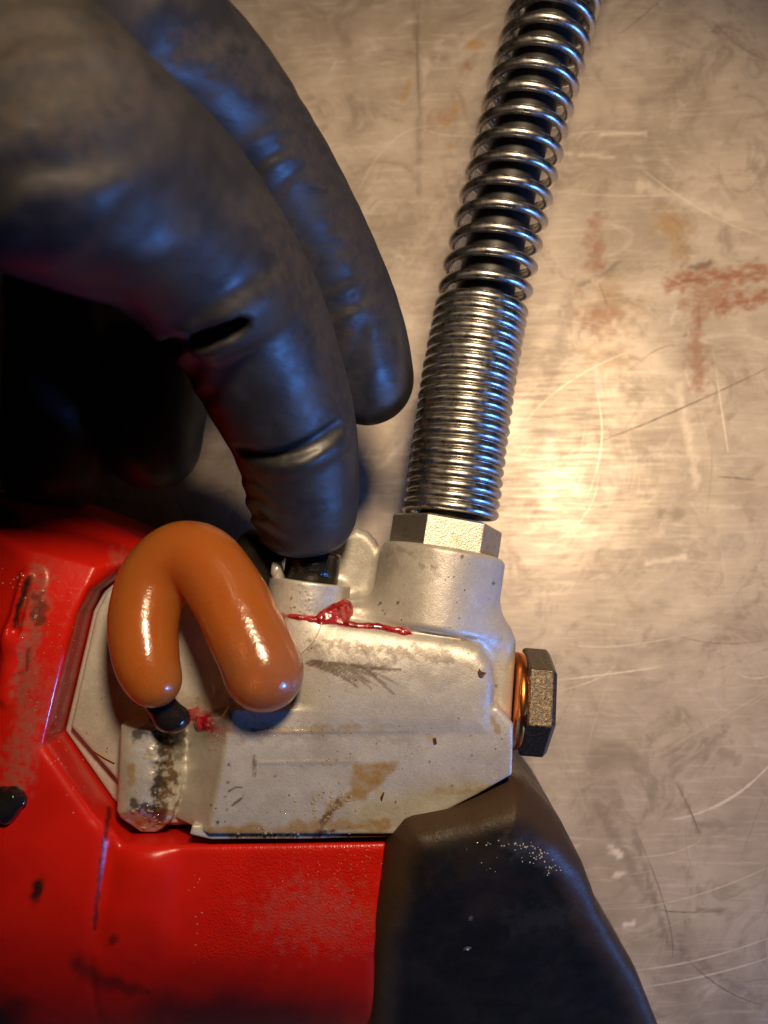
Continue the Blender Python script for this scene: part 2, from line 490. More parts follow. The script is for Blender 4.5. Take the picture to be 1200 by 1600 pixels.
# ------------------------------------------------------------------ the bench
def bench():
    xs = np.unique(np.concatenate([np.linspace(-900, -120, 20), np.linspace(-120, 120, 330), np.linspace(120, 900, 20)]))
    ys = np.unique(np.concatenate([np.linspace(-700, -150, 16), np.linspace(-150, 150, 410), np.linspace(150, 900, 20)]))
    X, Y = np.meshgrid(xs, ys, indexing='ij')
    nx, ny = X.shape
    v = np.stack([X.ravel(), Y.ravel(), bz(X.ravel(), Y.ravel())], 1)
    px, py = to_px(v)
    i = (np.arange(nx - 1)[:, None] * ny + np.arange(ny - 1)[None]).ravel()
    F = np.stack([i, i + ny, i + ny + 1, i + 1], 1)
    z = np.zeros(len(v)); rust = z.copy(); och = z.copy(); dark = z.copy(); pale = z.copy()
    def add(a, m): np.maximum(a, m, out=a)
    # rust right of the spring
    add(rust, 0.75 * stroke(px, py, [(1052, 440), (1120, 432), (1195, 428)], 16, rag=1.2, seed=3))
    add(rust, 0.9 * stroke(px, py, [(1062, 441), (1150, 433)], 3.0, rag=0.5, seed=4))
    add(rust, 0.8 * stroke(px, py, [(1130, 480), (1195, 462)], 13, rag=1.2, seed=5))
    add(rust, 0.55 * blob(px, py, (1120, 460), 75, 22, -4, rag=0.9, sc=0.08, seed=6))
    add(rust, 0.55 * stroke(px, py, [(1092, 478), (1088, 520), (1092, 600)], 17, rag=1.3, seed=7))
    add(dark, 0.8 * stroke(px, py, [(1078, 418), (1112, 411)], 5, rag=1.0, seed=8))
    add(dark, 0.7 * stroke(px, py, [(1064, 440), (1140, 432)], 2.2, rag=0.4, seed=9))
    add(dark, 0.6 * stroke(px, py, [(1092, 480), (1092, 512), (1070, 525)], 4, rag=0.8, seed=10))
    add(och, 0.6 * blob(px, py, (1055, 350), 42, 26, 10, rag=0.9, seed=11))
    add(och, 0.5 * stroke(px, py, [(1060, 350), (1062, 400)], 14, rag=1.1, seed=12))
    add(rust, 0.55 * stroke(px, py, [(930, 345), (930, 420)], 14, rag=1.2, seed=13))
    add(rust, 0.5 * blob(px, py, (940, 495), 50, 34, 10, rag=1.0, seed=14))
    add(och, 0.4 * blob(px, py, (955, 480), 60, 60, 10, rag=1.0, seed=15))
    add(dark, 0.55 * stroke(px, py, [(905, 446), (946, 428), (968, 408)], 4, rag=0.8, seed=16))
    add(dark, 0.4 * blob(px, py, (985, 615), 26, 20, 30, rag=1.0, seed=17))
    add(och, 0.35 * blob(px, py, (950, 560), 45, 30, 0, rag=1.0, seed=18))
    add(dark, 0.3 * stroke(px, py, [(890, 470), (870, 560), (845, 625)], 12, rag=1.2, seed=19))
    # small stains left of the spring
    add(och, 0.85 * blob(px, py, (738, 68), 24, 10, 5, rag=0.6, seed=20))
    add(rust, 0.7 * blob(px, py, (731, 105), 9, 12, 0, rag=0.7, seed=21))
    add(och, 0.6 * stroke(px, py, [(640, 130), (632, 150)], 6, rag=0.9, seed=22))
    add(och, 0.55 * stroke(px, py, [(716, 165), (695, 195)], 7, rag=1.2, seed=23))
    add(rust, 0.35 * blob(px, py, (690, 180), 36, 16, -20, rag=1.1, seed=24))
    add(och, 0.5 * blob(px, py, (703, 226), 9, 7, 0, rag=0.7, seed=25))
    add(dark, 0.28 * stroke(px, py, [(646, 0), (655, 120), (655, 300)], 5, rag=1.0, seed=26))
    add(dark, 0.25 * stroke(px, py, [(590, 75), (700, 92)], 4, rag=1.0, seed=27))
    add(dark, 0.22 * stroke(px, py, [(640, 360), (590, 380)], 30, rag=1.5, seed=28))
    # grime on the right
    for k, (a, b, w, s) in enumerate([((1030, 805), (1060, 800), 9, .45), ((1170, 945), (1185, 940), 8, .4), ((1000, 1020), (1060, 1010), 16, .16),
                                      ((930, 1255), (1010, 1400), 9, .3), ((1060, 1225), (1090, 1300), 4, .4), ((1130, 1175), (1150, 1185), 10, .3),
                                      ((990, 1300), (1045, 1480), 5, .4), ((950, 880), (1150, 850), 18, .2), ((1010, 1450), (1180, 1560), 5, .3),
                                      ((900, 700), (930, 780), 18, .25), ((1090, 1420), (1130, 1425), 3, .5), ((1040, 150), (1130, 60), 10, .25),
                                      ((1080, 20), (1190, 90), 8, .25), ((1000, 170), (1030, 330), 10, .15)]):
        add(dark, s * stroke(px, py, [a, b], w, rag=1.2, seed=40 + k))
    for k, (a, b, w, s) in enumerate([((955, 1325), (972, 1335), 7, .8), ((962, 1367), (975, 1366), 4, .8), ((975, 1445), (990, 1444), 4, .8),
                                      ((1000, 290), (1150, 340), 10, .3), ((1060, 600), (1090, 760), 7, .35), ((940, 210), (1010, 208), 3, .5),
                                      ((880, 240), (960, 246), 3, .4), ((860, 760), (940, 700), 25, .3), ((1010, 880), (1070, 870), 4, .5)]):
        add(pale, s * stroke(px, py, [a, b], w, rag=1.0, seed=70 + k))
    me = mesh("workbench_top", v, F, True, dict(rust=rust, ochre=och, dark=dark, pale=pale))
    o = link("workbench_top", me, M_STEEL)
    tag(o, "worn scratched bare steel bench top with rust stains under the tool", "workbench", kind='structure')
    # body of the sheet below
    cv = [(x, y, bz(x, y) - t) for t in (20.0, 0.3) for x, y in ((-900, -700), (900, -700), (900, 900), (-900, 900))]
    m2 = mesh("bench_core", cv, [(3, 2, 1, 0), (4, 5, 6, 7), (0, 1, 5, 4), (1, 2, 6, 5), (2, 3, 7, 6), (3, 0, 4, 7)], False)
    link("bench_core", m2, M_SCR_D, o)
    return o
BENCH = bench()

def ribbons(name, lines, mat):
    """thin scratch sheets lying on the bench: (points, width in mm)"""
    V = []; F = []
    for z, (pts, w) in enumerate(lines):
        pts = np.array(pts, float)
        n = len(pts)
        t = np.gradient(pts, axis=0); t /= np.linalg.norm(t, axis=1)[:, None] + 1e-9
        nn = np.stack([-t[:, 1], t[:, 0]], 1)
        taper = np.sin(np.linspace(0.08, math.pi - 0.08, n)) ** 0.6
        wob = 0.6 + 0.8 * RNG.rand(n)
        hw = (w * 0.36 * taper * wob)[:, None]
        b = len(V); zz = 0.012 + 0.0004 * (z % 60)
        for i in range(n):
            for q in (pts[i] - nn[i] * hw[i], pts[i] + nn[i] * hw[i]):
                V.append((q[0], q[1], bz(q[0], q[1]) + zz))
        for i in range(n - 1):
            F.append((b + 2 * i, b + 2 * i + 2, b + 2 * i + 3, b + 2 * i + 1))
    o = link(name, mesh(name, V, F, False), mat, BENCH)
    return tag(o, kind='stuff')
def through(pts, n=26):
    """smooth line through 2 or 3 photograph pixels lying on the bench"""
    p = [WB(a, b)[:2] for a, b in pts]
    t = np.linspace(0, 1, n)[:, None]
    if len(p) == 2: return p[0] * (1 - t) + p[1] * t
    c = 2 * p[1] - 0.5 * (p[0] + p[2])
    return p[0] * (1 - t) ** 2 + c * 2 * t * (1 - t) + p[2] * t * t
light = [(through(q), w) for q, w in [
    ([(1048, 1281), (1140, 1248), (1215, 1180)], 0.75), ([(975, 1517), (1090, 1500), (1215, 1460)], 0.42), ([(985, 1545), (1100, 1525), (1215, 1492)], 0.5),
    ([(870, 1063), (960, 1052), (1035, 1042)], 0.4), ([(870, 1080), (930, 1062), (960, 1040)], 0.25), ([(985, 1340), (1060, 1330), (1100, 1305)], 0.25),
    ([(990, 1420), (1100, 1395), (1210, 1350)], 0.3), ([(820, 660), (900, 590), (1010, 540)], 0.25), ([(928, 600), (940, 690), (915, 780)], 0.3),
    ([(1120, 590), (1135, 690), (1136, 700)], 0.3), ([(840, 860), (910, 810), (935, 740)], 0.25), ([(870, 300), (1000, 306), (1100, 300)], 0.2),
    ([(1000, 262), (1100, 330), (1200, 372)], 0.3), ([(880, 214), (950, 205), (1020, 216)], 0.25), ([(870, 1000), (960, 1010), (1100, 985)], 0.18),
    ([(1150, 1050), (1180, 1060), (1215, 1050)], 0.3), ([(560, 300), (620, 215), (700, 200)], 0.25), ([(660, 200), (690, 210), (735, 213)], 0.2)]]
darkl = [(through(q), w) for q, w in [
    ([(930, 692), (1060, 640), (1210, 570)], 0.45), ([(1120, 745), (1150, 747), (1180, 750)], 0.4), ([(1050, 990), (1120, 1005), (1200, 1000)], 0.2),
    ([(990, 1290), (1040, 1420), (1050, 1500)], 0.3), ([(1055, 1220), (1080, 1270), (1092, 1302)], 0.35), ([(1030, 1420), (1060, 1425), (1130, 1424)], 0.3),
    ([(1075, 1500), (1130, 1545), (1190, 1570)], 0.35), ([(655, 0), (652, 90), (657, 180)], 0.4), ([(935, 440), (943, 460), (950, 480)], 0.3),
    ([(1110, 30), (1160, 75), (1205, 95)], 0.3), ([(960, 60), (1010, 20), (1040, -10)], 0.3), ([(1000, 565), (1030, 545), (1060, 540)], 0.25)]]
for k in range(420):
    # haphazard hairlines and short swirls
    c0 = np.array([RNG.uniform(-105, 110), RNG.uniform(-140, 150)])
    a = RNG.choice([RNG.normal(0.15, 0.25), RNG.normal(1.2, 0.35), RNG.uniform(0, 3.14)])
    L = RNG.uniform(3, 26) * (1 if RNG.rand() < .8 else 2.2); bend = RNG.normal(0, 0.16) * L
    d = np.array([math.cos(a), math.sin(a)]); nrm = np.array([-d[1], d[0]])
    t = np.linspace(-0.5, 0.5, 12)[:, None]
    line = (c0 + d * t * L + nrm * (t * t - .08) * bend, RNG.uniform(0.03, 0.10))
    (light if RNG.rand() < 0.62 else darkl).append(line)
for k in range(60):
    # fine rings added round the bright spot, drawing its halo of glints
    r = RNG.uniform(3, 42); a0 = RNG.uniform(0, 6.28); da = RNG.uniform(0.25, 0.9)
    cc = WB(850, 725)[:2] + RNG.normal(0, 3, 2)
    th = np.linspace(a0, a0 + da, 14)
    light.append((cc + np.stack([np.cos(th), np.sin(th)], 1) * r, RNG.uniform(0.03, 0.07)))
ribbons("scratches_and_halo", light, M_SCR_L)
ribbons("dark_scratches", darkl, M_SCR_D)

# ------------------------------------------------------------------ the grease gun
GUN = empty("grease_gun", (0, -40, 0))
tag(GUN, "red and black grease gun with cast aluminium pump head lying on the steel bench", "grease gun")

# hose line, from the nut away to the bench
PATH = np.array([(13.6, 0.0, 47.0), (20.9, 44.2, 41.5), (38.3, 113.4, 32.0), (62, 178, 8), (100, 248, -19), (152, 316, -33)])
def path_pts(n=400):
    P = np.vstack([2 * PATH[0] - PATH[1], PATH, 2 * PATH[-1] - PATH[-2]])
    out = []
    for i in range(1, len(P) - 2):
        for t in np.linspace(0, 1, n // (len(P) - 3), endpoint=False):
            a, b, c, d = P[i - 1], P[i], P[i + 1], P[i + 2]
            out.append(0.5 * ((2 * b) + (c - a) * t + (2 * a - 5 * b + 4 * c - d) * t * t + (3 * b - 3 * c + d - a) * t ** 3))
    out.append(P[-2])
    return np.array(out)
CP = path_pts()
CS = np.concatenate([[0], np.cumsum(np.linalg.norm(np.diff(CP, axis=0), axis=1))])
def at_s(s):
    p = np.stack([np.interp(s, CS, CP[:, i]) for i in range(3)], -1)
    p = p + np.minimum(np.asarray(s), 0)[..., None] * ((CP[1] - CP[0]) / np.linalg.norm(CP[1] - CP[0]))
    e = 0.8
    t = np.stack([np.interp(s + e, CS, CP[:, i]) - np.interp(s - e, CS, CP[:, i]) for i in range(3)], -1)
    return p, t / np.linalg.norm(t, axis=-1, keepdims=True)
U0 = at_s(np.array([1.0]))[1][0]
P0 = PATH[0]

def tube(pts, rad, seg=12, caps=True, up=(0, 0, 1)):
    pts = np.asarray(pts, float); n = len(pts)
    rad = np.broadcast_to(np.asarray(rad, float), (n,))
    t = np.gradient(pts, axis=0); t /= np.linalg.norm(t, axis=1)[:, None] + 1e-12
    u = np.asarray(up, float)
    V = []
    for i in range(n):
        u = u - t[i] * u.dot(t[i])
        if np.linalg.norm(u) < 1e-4: u = np.cross(t[i], (1, 0.3, 0.2))
        u = u / np.linalg.norm(u)
        w = np.cross(t[i], u)
        a = np.arange(seg) * 2 * math.pi / seg
        V.append(pts[i] + rad[i] * (np.cos(a)[:, None] * u + np.sin(a)[:, None] * w))
    V = np.concatenate(V)
    F = []
    for i in range(n - 1):
        for k in range(seg):
            F.append((i * seg + k, i * seg + (k + 1) % seg, (i + 1) * seg + (k + 1) % seg, (i + 1) * seg + k))
    if caps:
        F.append(tuple(range(seg))[::-1]); F.append(tuple((n - 1) * seg + k for k in range(seg)))
    return V, F

# --- pump head: cast aluminium
Z0 = 50.0
BOSS_A = P0 - U0 * 8.3
BOSS_B = P0 - U0 * 25.0
P_FLANGE = poly([(400, 948), (560, 942), (590, 955), (700, 968), (780, 972), (800, 985), (809, 1003), (808, 1030), (799, 1170), (797, 1207), (745, 1238), (620, 1298), (400, 1298)], 57)
P_BARREL = poly([(330, 935), (445, 963), (640, 991), (722, 1004), (752, 1014), (770, 1038), (775, 1070), (772, 1122), (764, 1150), (330, 1152)], 63)
P_FRONT = poly([(262, 1146), (345, 1120), (360, 1100), (776, 1100), (800, 1128), (798, 1207), (745, 1239), (625, 1303), (245, 1303)], 60)
P_PLATE0 = poly([(190, 903), (240, 872), (440, 880), (470, 1000), (620, 1270), (610, 1286), (250, 1290), (214, 1288), (176, 1248), (102, 1142), (146, 955), (163, 922)], 47)
P_PLATE1 = poly([(193, 906), (240, 875), (440, 880), (470, 1000), (470, 1284), (240, 1288), (208, 1278), (188, 1226), (110, 1136), (150, 957), (166, 925)], 50)
P_STRIP = poly([(300, 1290), (620, 1285), (612, 1308), (470, 1311), (330, 1312), (296, 1304)], 58.7)
P_PED = poly([(190, 1131), (262, 1138), (300, 1150), (303, 1188), (262, 1290), (236, 1311), (214, 1308), (181, 1268)], 55)
P_TAB = poly([(500, 850), (556, 826), (574, 832), (588, 848), (596, 875), (592, 960), (500, 960)], 46)
SB_A = W(485, 908, 52.4); SB_U = np.array([0.13, 0.985, -0.05]); SB_U /= np.linalg.norm(SB_U)
SB_B = SB_A - SB_U * 14

def f_head(x, y, z):
    d = extr(x, y, z, P_FLANGE, 24, 56.4, 2.6)
    boss = cyl(x, y, z, BOSS_A, BOSS_B, 12.75, 1.3)
    d = smin(d, boss, 5.0)
    sb = cyl(x, y, z, SB_A, SB_B, 8.2, 0.3)
    d = smin(d, sb, 1.2)
    tab = extr(x, y, z, P_TAB, 30, 46, 1.6)
    d = smin(d, tab, 2.5)
    # barrel of the pump, its front face bowed and its left end sloping down
    b = extr(x, y, z, P_BARREL, 30, 63.8, 3.6)
    yc = W(0, 1078, 62)[1]
    b = smax(b, np.hypot(y - yc, z - (63.8 - 27)) - 27, 1.5)
    xl = W(470, 0, 63)[0]
    b = smax(b, hs(x, y, z, (xl, 0, 63), (-12, 0, 15.8)), 4.0)
    d = smin(d, b, 1.6)
    # front plate: two facets falling away, left flank sloping down
    yA = W(0, 1143, 62.6)[1]; yB = W(0, 1192, 61.4)[1]
    p = extr(x, y, z, P_FRONT, 24, 62.6, 1.0)
    p = smax(p, hs(x, y, z, (0, yA, 62.7), (0, -0.10, 1)), 0.5)
    p = smax(p, hs(x, y, z, (0, yB, 62.05), (0, -0.13, 1)), 0.5)
    p = smin(p, cone(x, y, z, W(400, 1143, 62.30), W(640, 1141, 62.30), 0.34, 0.26), 0.35)  # thin raised lines added so the creases catch a highlight
    p = smin(p, cone(x, y, z, W(400, 1191, 61.68), W(560, 1189, 61.68), 0.32, 0.26), 0.35)
    a = W(350, 1150, 61.8); bb = W(312, 1302, 58)
    e = bb - a; nrm = np.cross(e, np.array([-6.0, 0.0, -7.0])); nrm = nrm if nrm[2] > 0 else -nrm
    p = smax(p, hs(x, y, z, a, nrm), 0.6)
    d = smin(d, p, 0.9)
    d = smin(d, extr(x, y, z, P_PLATE0, 18, 47.3, 0.7), 0.3)
    d = smin(d, extr(x, y, z, P_PLATE1, 18, 50, 0.7), 0.5)
    d = np.minimum(d, extr(x, y, z, P_STRIP, 18, 58.7, 0.3))
    # pedestal under the black nipple: half round, bottom end chamfered
    q = extr(x, y, z, P_PED, 30, 57.5, 0.8)
    c0 = W(236, 1200, 50)
    q = smax(q, np.hypot(x - c0[0], z - 49.5) - 8.0, 0.8)
    q = smax(q, hs(x, y, z, W(225, 1262, 57), (0.1, -0.62, 0.78)), 0.5)
    q = q + 1.3 * (fbm(x * .42, y * .42, z * .42, 3) - .5) * ss(c0[0] - 0.5, c0[0] + 3, x)
    d = smin(d, q, 0.8)
    return smax(d, bz(x, y) + 0.3 - z, 0.5)

vv, Q = surf(f_head, (-68, -70, 16), (30, 8, 68), 0.31)
px, py = to_px(vv)
g = np.zeros(len(vv)); oil = g.copy(); dark = g.copy(); redt = g.copy(); wet = g.copy(); strk = g.copy()
front = vv[:, 2] > 44
def add(a, m): np.maximum(a, m, out=a)
# smears on the barrel
for k in range(15):
    x0 = 478 + 5.5 * k; y0 = 1034 + RNG.uniform(-3, 3) + 0.5 * k
    L = RNG.uniform(35, 75)
    add(strk, RNG.uniform(.35, .9) * stroke(px, py, [(x0, y0), (x0 + L * .55, y0 + L * .2), (x0 + L, y0 + L * RNG.uniform(.42, .6))], 1.9, rag=0.5, seed=k))
add(strk, 0.8 * stroke(px, py, [(486, 1032), (520, 1036), (575, 1044), (625, 1046)], 2.4, rag=0.9, seed=30))
for k in range(16):
    x0 = 540 + RNG.uniform(-60, 40); y0 = 1012 + RNG.uniform(-10, 8)
    add(strk, RNG.uniform(.15, .4) * stroke(px, py, [(x0, y0), (x0 + 14, y0 + 24)], 1.8, rag=0.5, seed=80 + k))
add(g, 0.75 * stroke(px, py, [(480, 1036), (560, 1040), (600, 1043)], 5, rag=1.2, seed=31))
add(g, 0.6 * stroke(px, py, [(490, 1008), (560, 1012), (640, 1022), (700, 1030)], 10, rag=1.5, seed=32))
add(g, 0.5 * stroke(px, py, [(600, 1040), (650, 1016), (700, 1022)], 9, rag=1.3, seed=33))
add(g, 0.35 * blob(px, py, (560, 1040), 110, 32, 5, rag=1.0, sc=.05, seed=34))
# boss stains
add(g, 0.6 * stroke(px, py, [(600, 868), (622, 858), (645, 868), (660, 885), (680, 886)], 4, rag=1.4, seed=35))
add(g, 0.45 * stroke(px, py, [(605, 860), (620, 872), (610, 890)], 12, rag=1.5, seed=36))
add(g, 0.3 * blob(px, py, (645, 900), 50, 60, 0, rag=1.2, sc=.06, seed=37))
add(g, 0.4 * stroke(px, py, [(700, 1000), (745, 995), (780, 1000)], 6, rag=1.5, seed=38))
add(oil, 0.45 * stroke(px, py, [(712, 1000), (742, 996)], 4, rag=1.2, seed=39))
add(oil, 0.6 * stroke(px, py, [(770, 1120), (780, 1145)], 5, rag=0.9, seed=40))
add(g, 0.3 * stroke(px, py, [(430, 912), (540, 925)], 5, rag=1.4, seed=41))
add(redt, 0.6 * stroke(px, py, [(584, 838), (591, 852)], 2.5, rag=0.8, seed=42))
# front plate: yellow oil, brown seep, dirt
add(oil, 0.85 * (1 - ss(-4, 6, sdpoly(px, py, np.array([(553, 1195), (624, 1190), (612, 1208), (585, 1232), (570, 1248), (553, 1252), (548, 1225)], float)) + 9 * (fbm(px * .1, py * .1) - .5))))
add(oil, 0.7 * stroke(px, py, [(555, 1240), (520, 1262), (497, 1300)], 9, rag=1.0, seed=43))
add(g, 0.95 * stroke(px, py, [(530, 1250), (512, 1275), (494, 1306)], 6, rag=1.0, seed=44))
add(oil, 0.9 * stroke(px, py, [(365, 1306), (455, 1306)], 7, rag=0.6, seed=45))
add(oil, 0.75 * stroke(px, py, [(335, 1298), (470, 1294), (600, 1290)], 11, rag=1.1, sc=.05, seed=145))
add(g, 0.35 * stroke(px, py, [(380, 1300), (480, 1298)], 8, rag=1.2, seed=146))
add(dark, 0.8 * stroke(px, py, [(500, 1301), (520, 1298)], 4, rag=0.8, seed=46))
add(oil, 0.35 * stroke(px, py, [(380, 1142), (560, 1140)], 9, rag=1.2, seed=47))
add(oil, 0.3 * stroke(px, py, [(680, 1235), (760, 1235)], 6, rag=1.2, seed=48))
add(redt, 0.85 * stroke(px, py, [(440, 962), (500, 968), (540, 975)], 5, rag=.9, seed=90))
add(redt, 0.9 * blob(px, py, (524, 958), 22, 15, -20, rag=.5, seed=91))
add(redt, 0.8 * stroke(px, py, [(540, 976), (590, 981), (642, 990)], 4, rag=.9, seed=92))
add(wet, 1.0 * blob(px, py, (524, 960), 26, 20, -20, rag=.5, seed=93))
add(redt, 0.5 * blob(px, py, (325, 1130), 45, 22, 25, rag=.8, seed=94))
add(wet, 1.0 * blob(px, py, (325, 1130), 45, 26, 25, rag=.5, seed=95))
add(wet, 0.9 * blob(px, py, (470, 1270), 150, 45, 0, rag=0.9, sc=.05, seed=49))
add(wet, 0.8 * stroke(px, py, [(345, 1150), (560, 1140), (640, 1150)], 13, rag=1.2, seed=50))
add(wet, 0.8 * stroke(px, py, [(460, 1192), (560, 1188)], 8, rag=1.2, seed=51))
add(wet, 0.8 * blob(px, py, (500, 945), 60, 35, 0, rag=.9, seed=52))
add(dark, 0.75 * stroke(px, py, [(357, 1237), (368, 1230), (378, 1230)], 1.7, rag=.4, seed=53))
add(dark, 0.75 * stroke(px, py, [(363, 1258), (377, 1248)], 2.2, rag=.4, seed=54))
add(g, 0.8 * stroke(px, py, [(398, 1182), (397, 1210)], 4, rag=1.0, seed=55))
for (a, b, r) in [(357, 1195, 3), (356, 1222, 3.5), (340, 1285, 4), (352, 1284, 2.5), (355, 1265, 3), (330, 1258, 2.5), (352, 1245, 2), (545, 1245, 3.5), (618, 1253, 2.5), (706, 1228, 3), (708, 1200, 2), (672, 1190, 2),
                  (430, 1212, 2), (775, 1072, 3), (722, 870, 4), (771, 911, 3.5), (594, 942, 3), (622, 942, 3), (455, 935, 2.5), (735, 1150, 2), (738, 1180, 2), (480, 988, 2), (648, 1005, 2.2)]:
    add(dark, 0.8 * blob(px, py, (a, b), r, r, 0, rag=.5, sc=.3, seed=a))
# left plate and pedestal grime
add(g, 0.4 * blob(px, py, (320, 1115), 90, 45, 15, rag=1.0, sc=.05, seed=56))
add(oil, 0.3 * blob(px, py, (310, 1110), 70, 40, 15, rag=1.0, sc=.05, seed=57))
add(redt, 0.85 * blob(px, py, (318, 1126), 34, 16, 25, rag=.6, seed=58))
add(dark, 0.75 * stroke(px, py, [(215, 1150), (240, 1135), (262, 1142)], 10, rag=1.2, seed=59))
add(dark, 0.85 * stroke(px, py, [(255, 1160), (252, 1200), (240, 1235)], 10, rag=1.4, seed=60))
add(g, 1.0 * stroke(px, py, [(262, 1160), (265, 1210), (245, 1270)], 17, rag=1.3, seed=61))
add(dark, 0.5 * stroke(px, py, [(270, 1175), (280, 1160)], 14, rag=1.4, seed=62))
add(dark, 0.8 * stroke(px, py, [(252, 1272), (208, 1255)], 8, rag=1.4, seed=63))
add(oil, 0.95 * stroke(px, py, [(190, 1272), (225, 1280), (250, 1275)], 10, rag=1.2, seed=64))
add(oil, 0.7 * stroke(px, py, [(205, 1195), (205, 1225)], 6, rag=1.4, seed=65))
add(wet, 0.9 * blob(px, py, (235, 1220), 55, 95, 5, rag=.6, seed=66))
add(wet, 1.0 * stroke(px, py, [(345, 1150), (322, 1180)], 8, rag=1.0, seed=67))
add(g, 0.25 * blob(px, py, (700, 1060), 40, 30, 0, rag=1.0, seed=68))
add(g, 0.12 + 0.22 * ss(.45, .75, fbm(px * .012 + 2, py * .012 + 7)))
for a_ in (g, oil, dark, redt, wet, strk): a_ *= front
head = link("pump_head", mesh("pump_head", vv, Q, True, dict(grime=g, oil=oil, dark=dark, redtint=redt, wet=wet, streak=strk)), M_ALU, GUN)

# --- hex shapes
def hexbolt(name, a, u, L, R, spin, mat, parent, chamfer=0.8, bev=0.25):
    """hexagonal prism from point a along u, corner radius R, ends turned to a chamfer"""
    bm = bmesh.new()
    u = Vector(u).normalized()
    q = Vector((0, 0, 1)).rotation_difference(u)
    rings = []
    for zz, rr in ((0, R * 0.965), (chamfer * .6, R), (L - chamfer, R), (L, R * 0.90)):
        rings.append([bm.verts.new((Vector(a) + q @ Vector((rr * math.cos(spin + k * math.pi / 3), rr * math.sin(spin + k * math.pi / 3), zz))) * MM) for k in range(6)])
    for i in range(3):
        for k in range(6):
            bm.faces.new((rings[i][k], rings[i][(k + 1) % 6], rings[i + 1][(k + 1) % 6], rings[i + 1][k]))
    bm.faces.new(rings[0][::-1]); bm.faces.new(rings[3])
    bm.normal_update()
    ed = [e for e in bm.edges if e.calc_face_angle(0) > 0.4]
    bmesh.ops.bevel(bm, geom=ed, offset=bev * MM, segments=2, affect='EDGES', profile=0.6)
    me = bpy.data.meshes.new(name); bm.to_mesh(me); bm.free()
    return link(name, me, mat, parent)

def lathe(a, u, prof, seg=48):
    u = Vector(u).normalized(); q = Vector((0, 0, 1)).rotation_difference(u)
    V = []; F = []
    for (r, t) in prof:
        for k in range(seg):
            th = 2 * math.pi * k / seg
            V.append(tuple(Vector(a) + q @ Vector((r * math.cos(th), r * math.sin(th), t))))
    for i in range(len(prof) - 1):
        for k in range(seg):
            F.append((i * seg + k, i * seg + (k + 1) % seg, (i + 1) * seg + (k + 1) % seg, (i + 1) * seg + k))
    F.append(tuple(range(seg))[::-1]); F.append(tuple((len(prof) - 1) * seg + k for k in range(seg)))
    return V, F

# plug bolt with its copper washer, on the right end of the pump head
AX = np.array([0.996, -0.082, 0.0]); AX /= np.linalg.norm(AX)
bc = W(803, 1094, Z0)
V, F = lathe(bc - AX * 0.6, AX, [(9.2, 0), (9.8, 0.35), (9.95, 1.1), (9.8, 1.8), (9.2, 2.1)])
link("sealing_washer", mesh("sealing_washer", V, F), M_COPPER, head)
hexbolt("plug_bolt", bc + AX * 1.3, AX, 5.8, 10.9, math.radians(10), M_BOLT, head, 0.9, 0.25)

# small bleed button and the bits beside it
V, F = lathe(SB_A - SB_U * 3, SB_U, [(5.5, 0), (5.5, 8.6), (5.2, 9.0), (4.0, 9.2)], 40)
btn = link("valve_button", mesh("valve_button", V, F), M_BUTTON, head)
V, F = tube([W(436, 905, 55), W(432, 893, 56), W(432, 878, 56)], [1.5, 1.2, 0.9], 10)
link("valve_pin", mesh("valve_pin", V, F), M_CLEAR, head)
vl, Ql = surf(lambda x, y, z: smin(cone(x, y, z, W(412, 915, 50), W(402, 862, 50), 3.6, 4.2), cone(x, y, z, W(402, 862, 50), W(440, 850, 48), 4.2, 3.0), 2), (-36, -20, 40), (-14, 2, 60), 0.5)
link("valve_lug", mesh("valve_lug", vl, Ql), M_RUB, head)

# black nipple out of which the grease has come
nb = W(268, 1122, 60)
V, F = surf(lambda x, y, z: smin(np.sqrt(((x - nb[0]) / 1.15) ** 2 + ((y - nb[1]) / .9) ** 2 + (z - nb[2]) ** 2) * 0.95 - 3.0, cone(x, y, z, nb, W(250, 1098, 61), 2.6, 3.0), 1.0), nb - 9, nb + 9, 0.35)
link("grease_nipple", mesh("grease_nipple", V, F), M_BLKG, head)

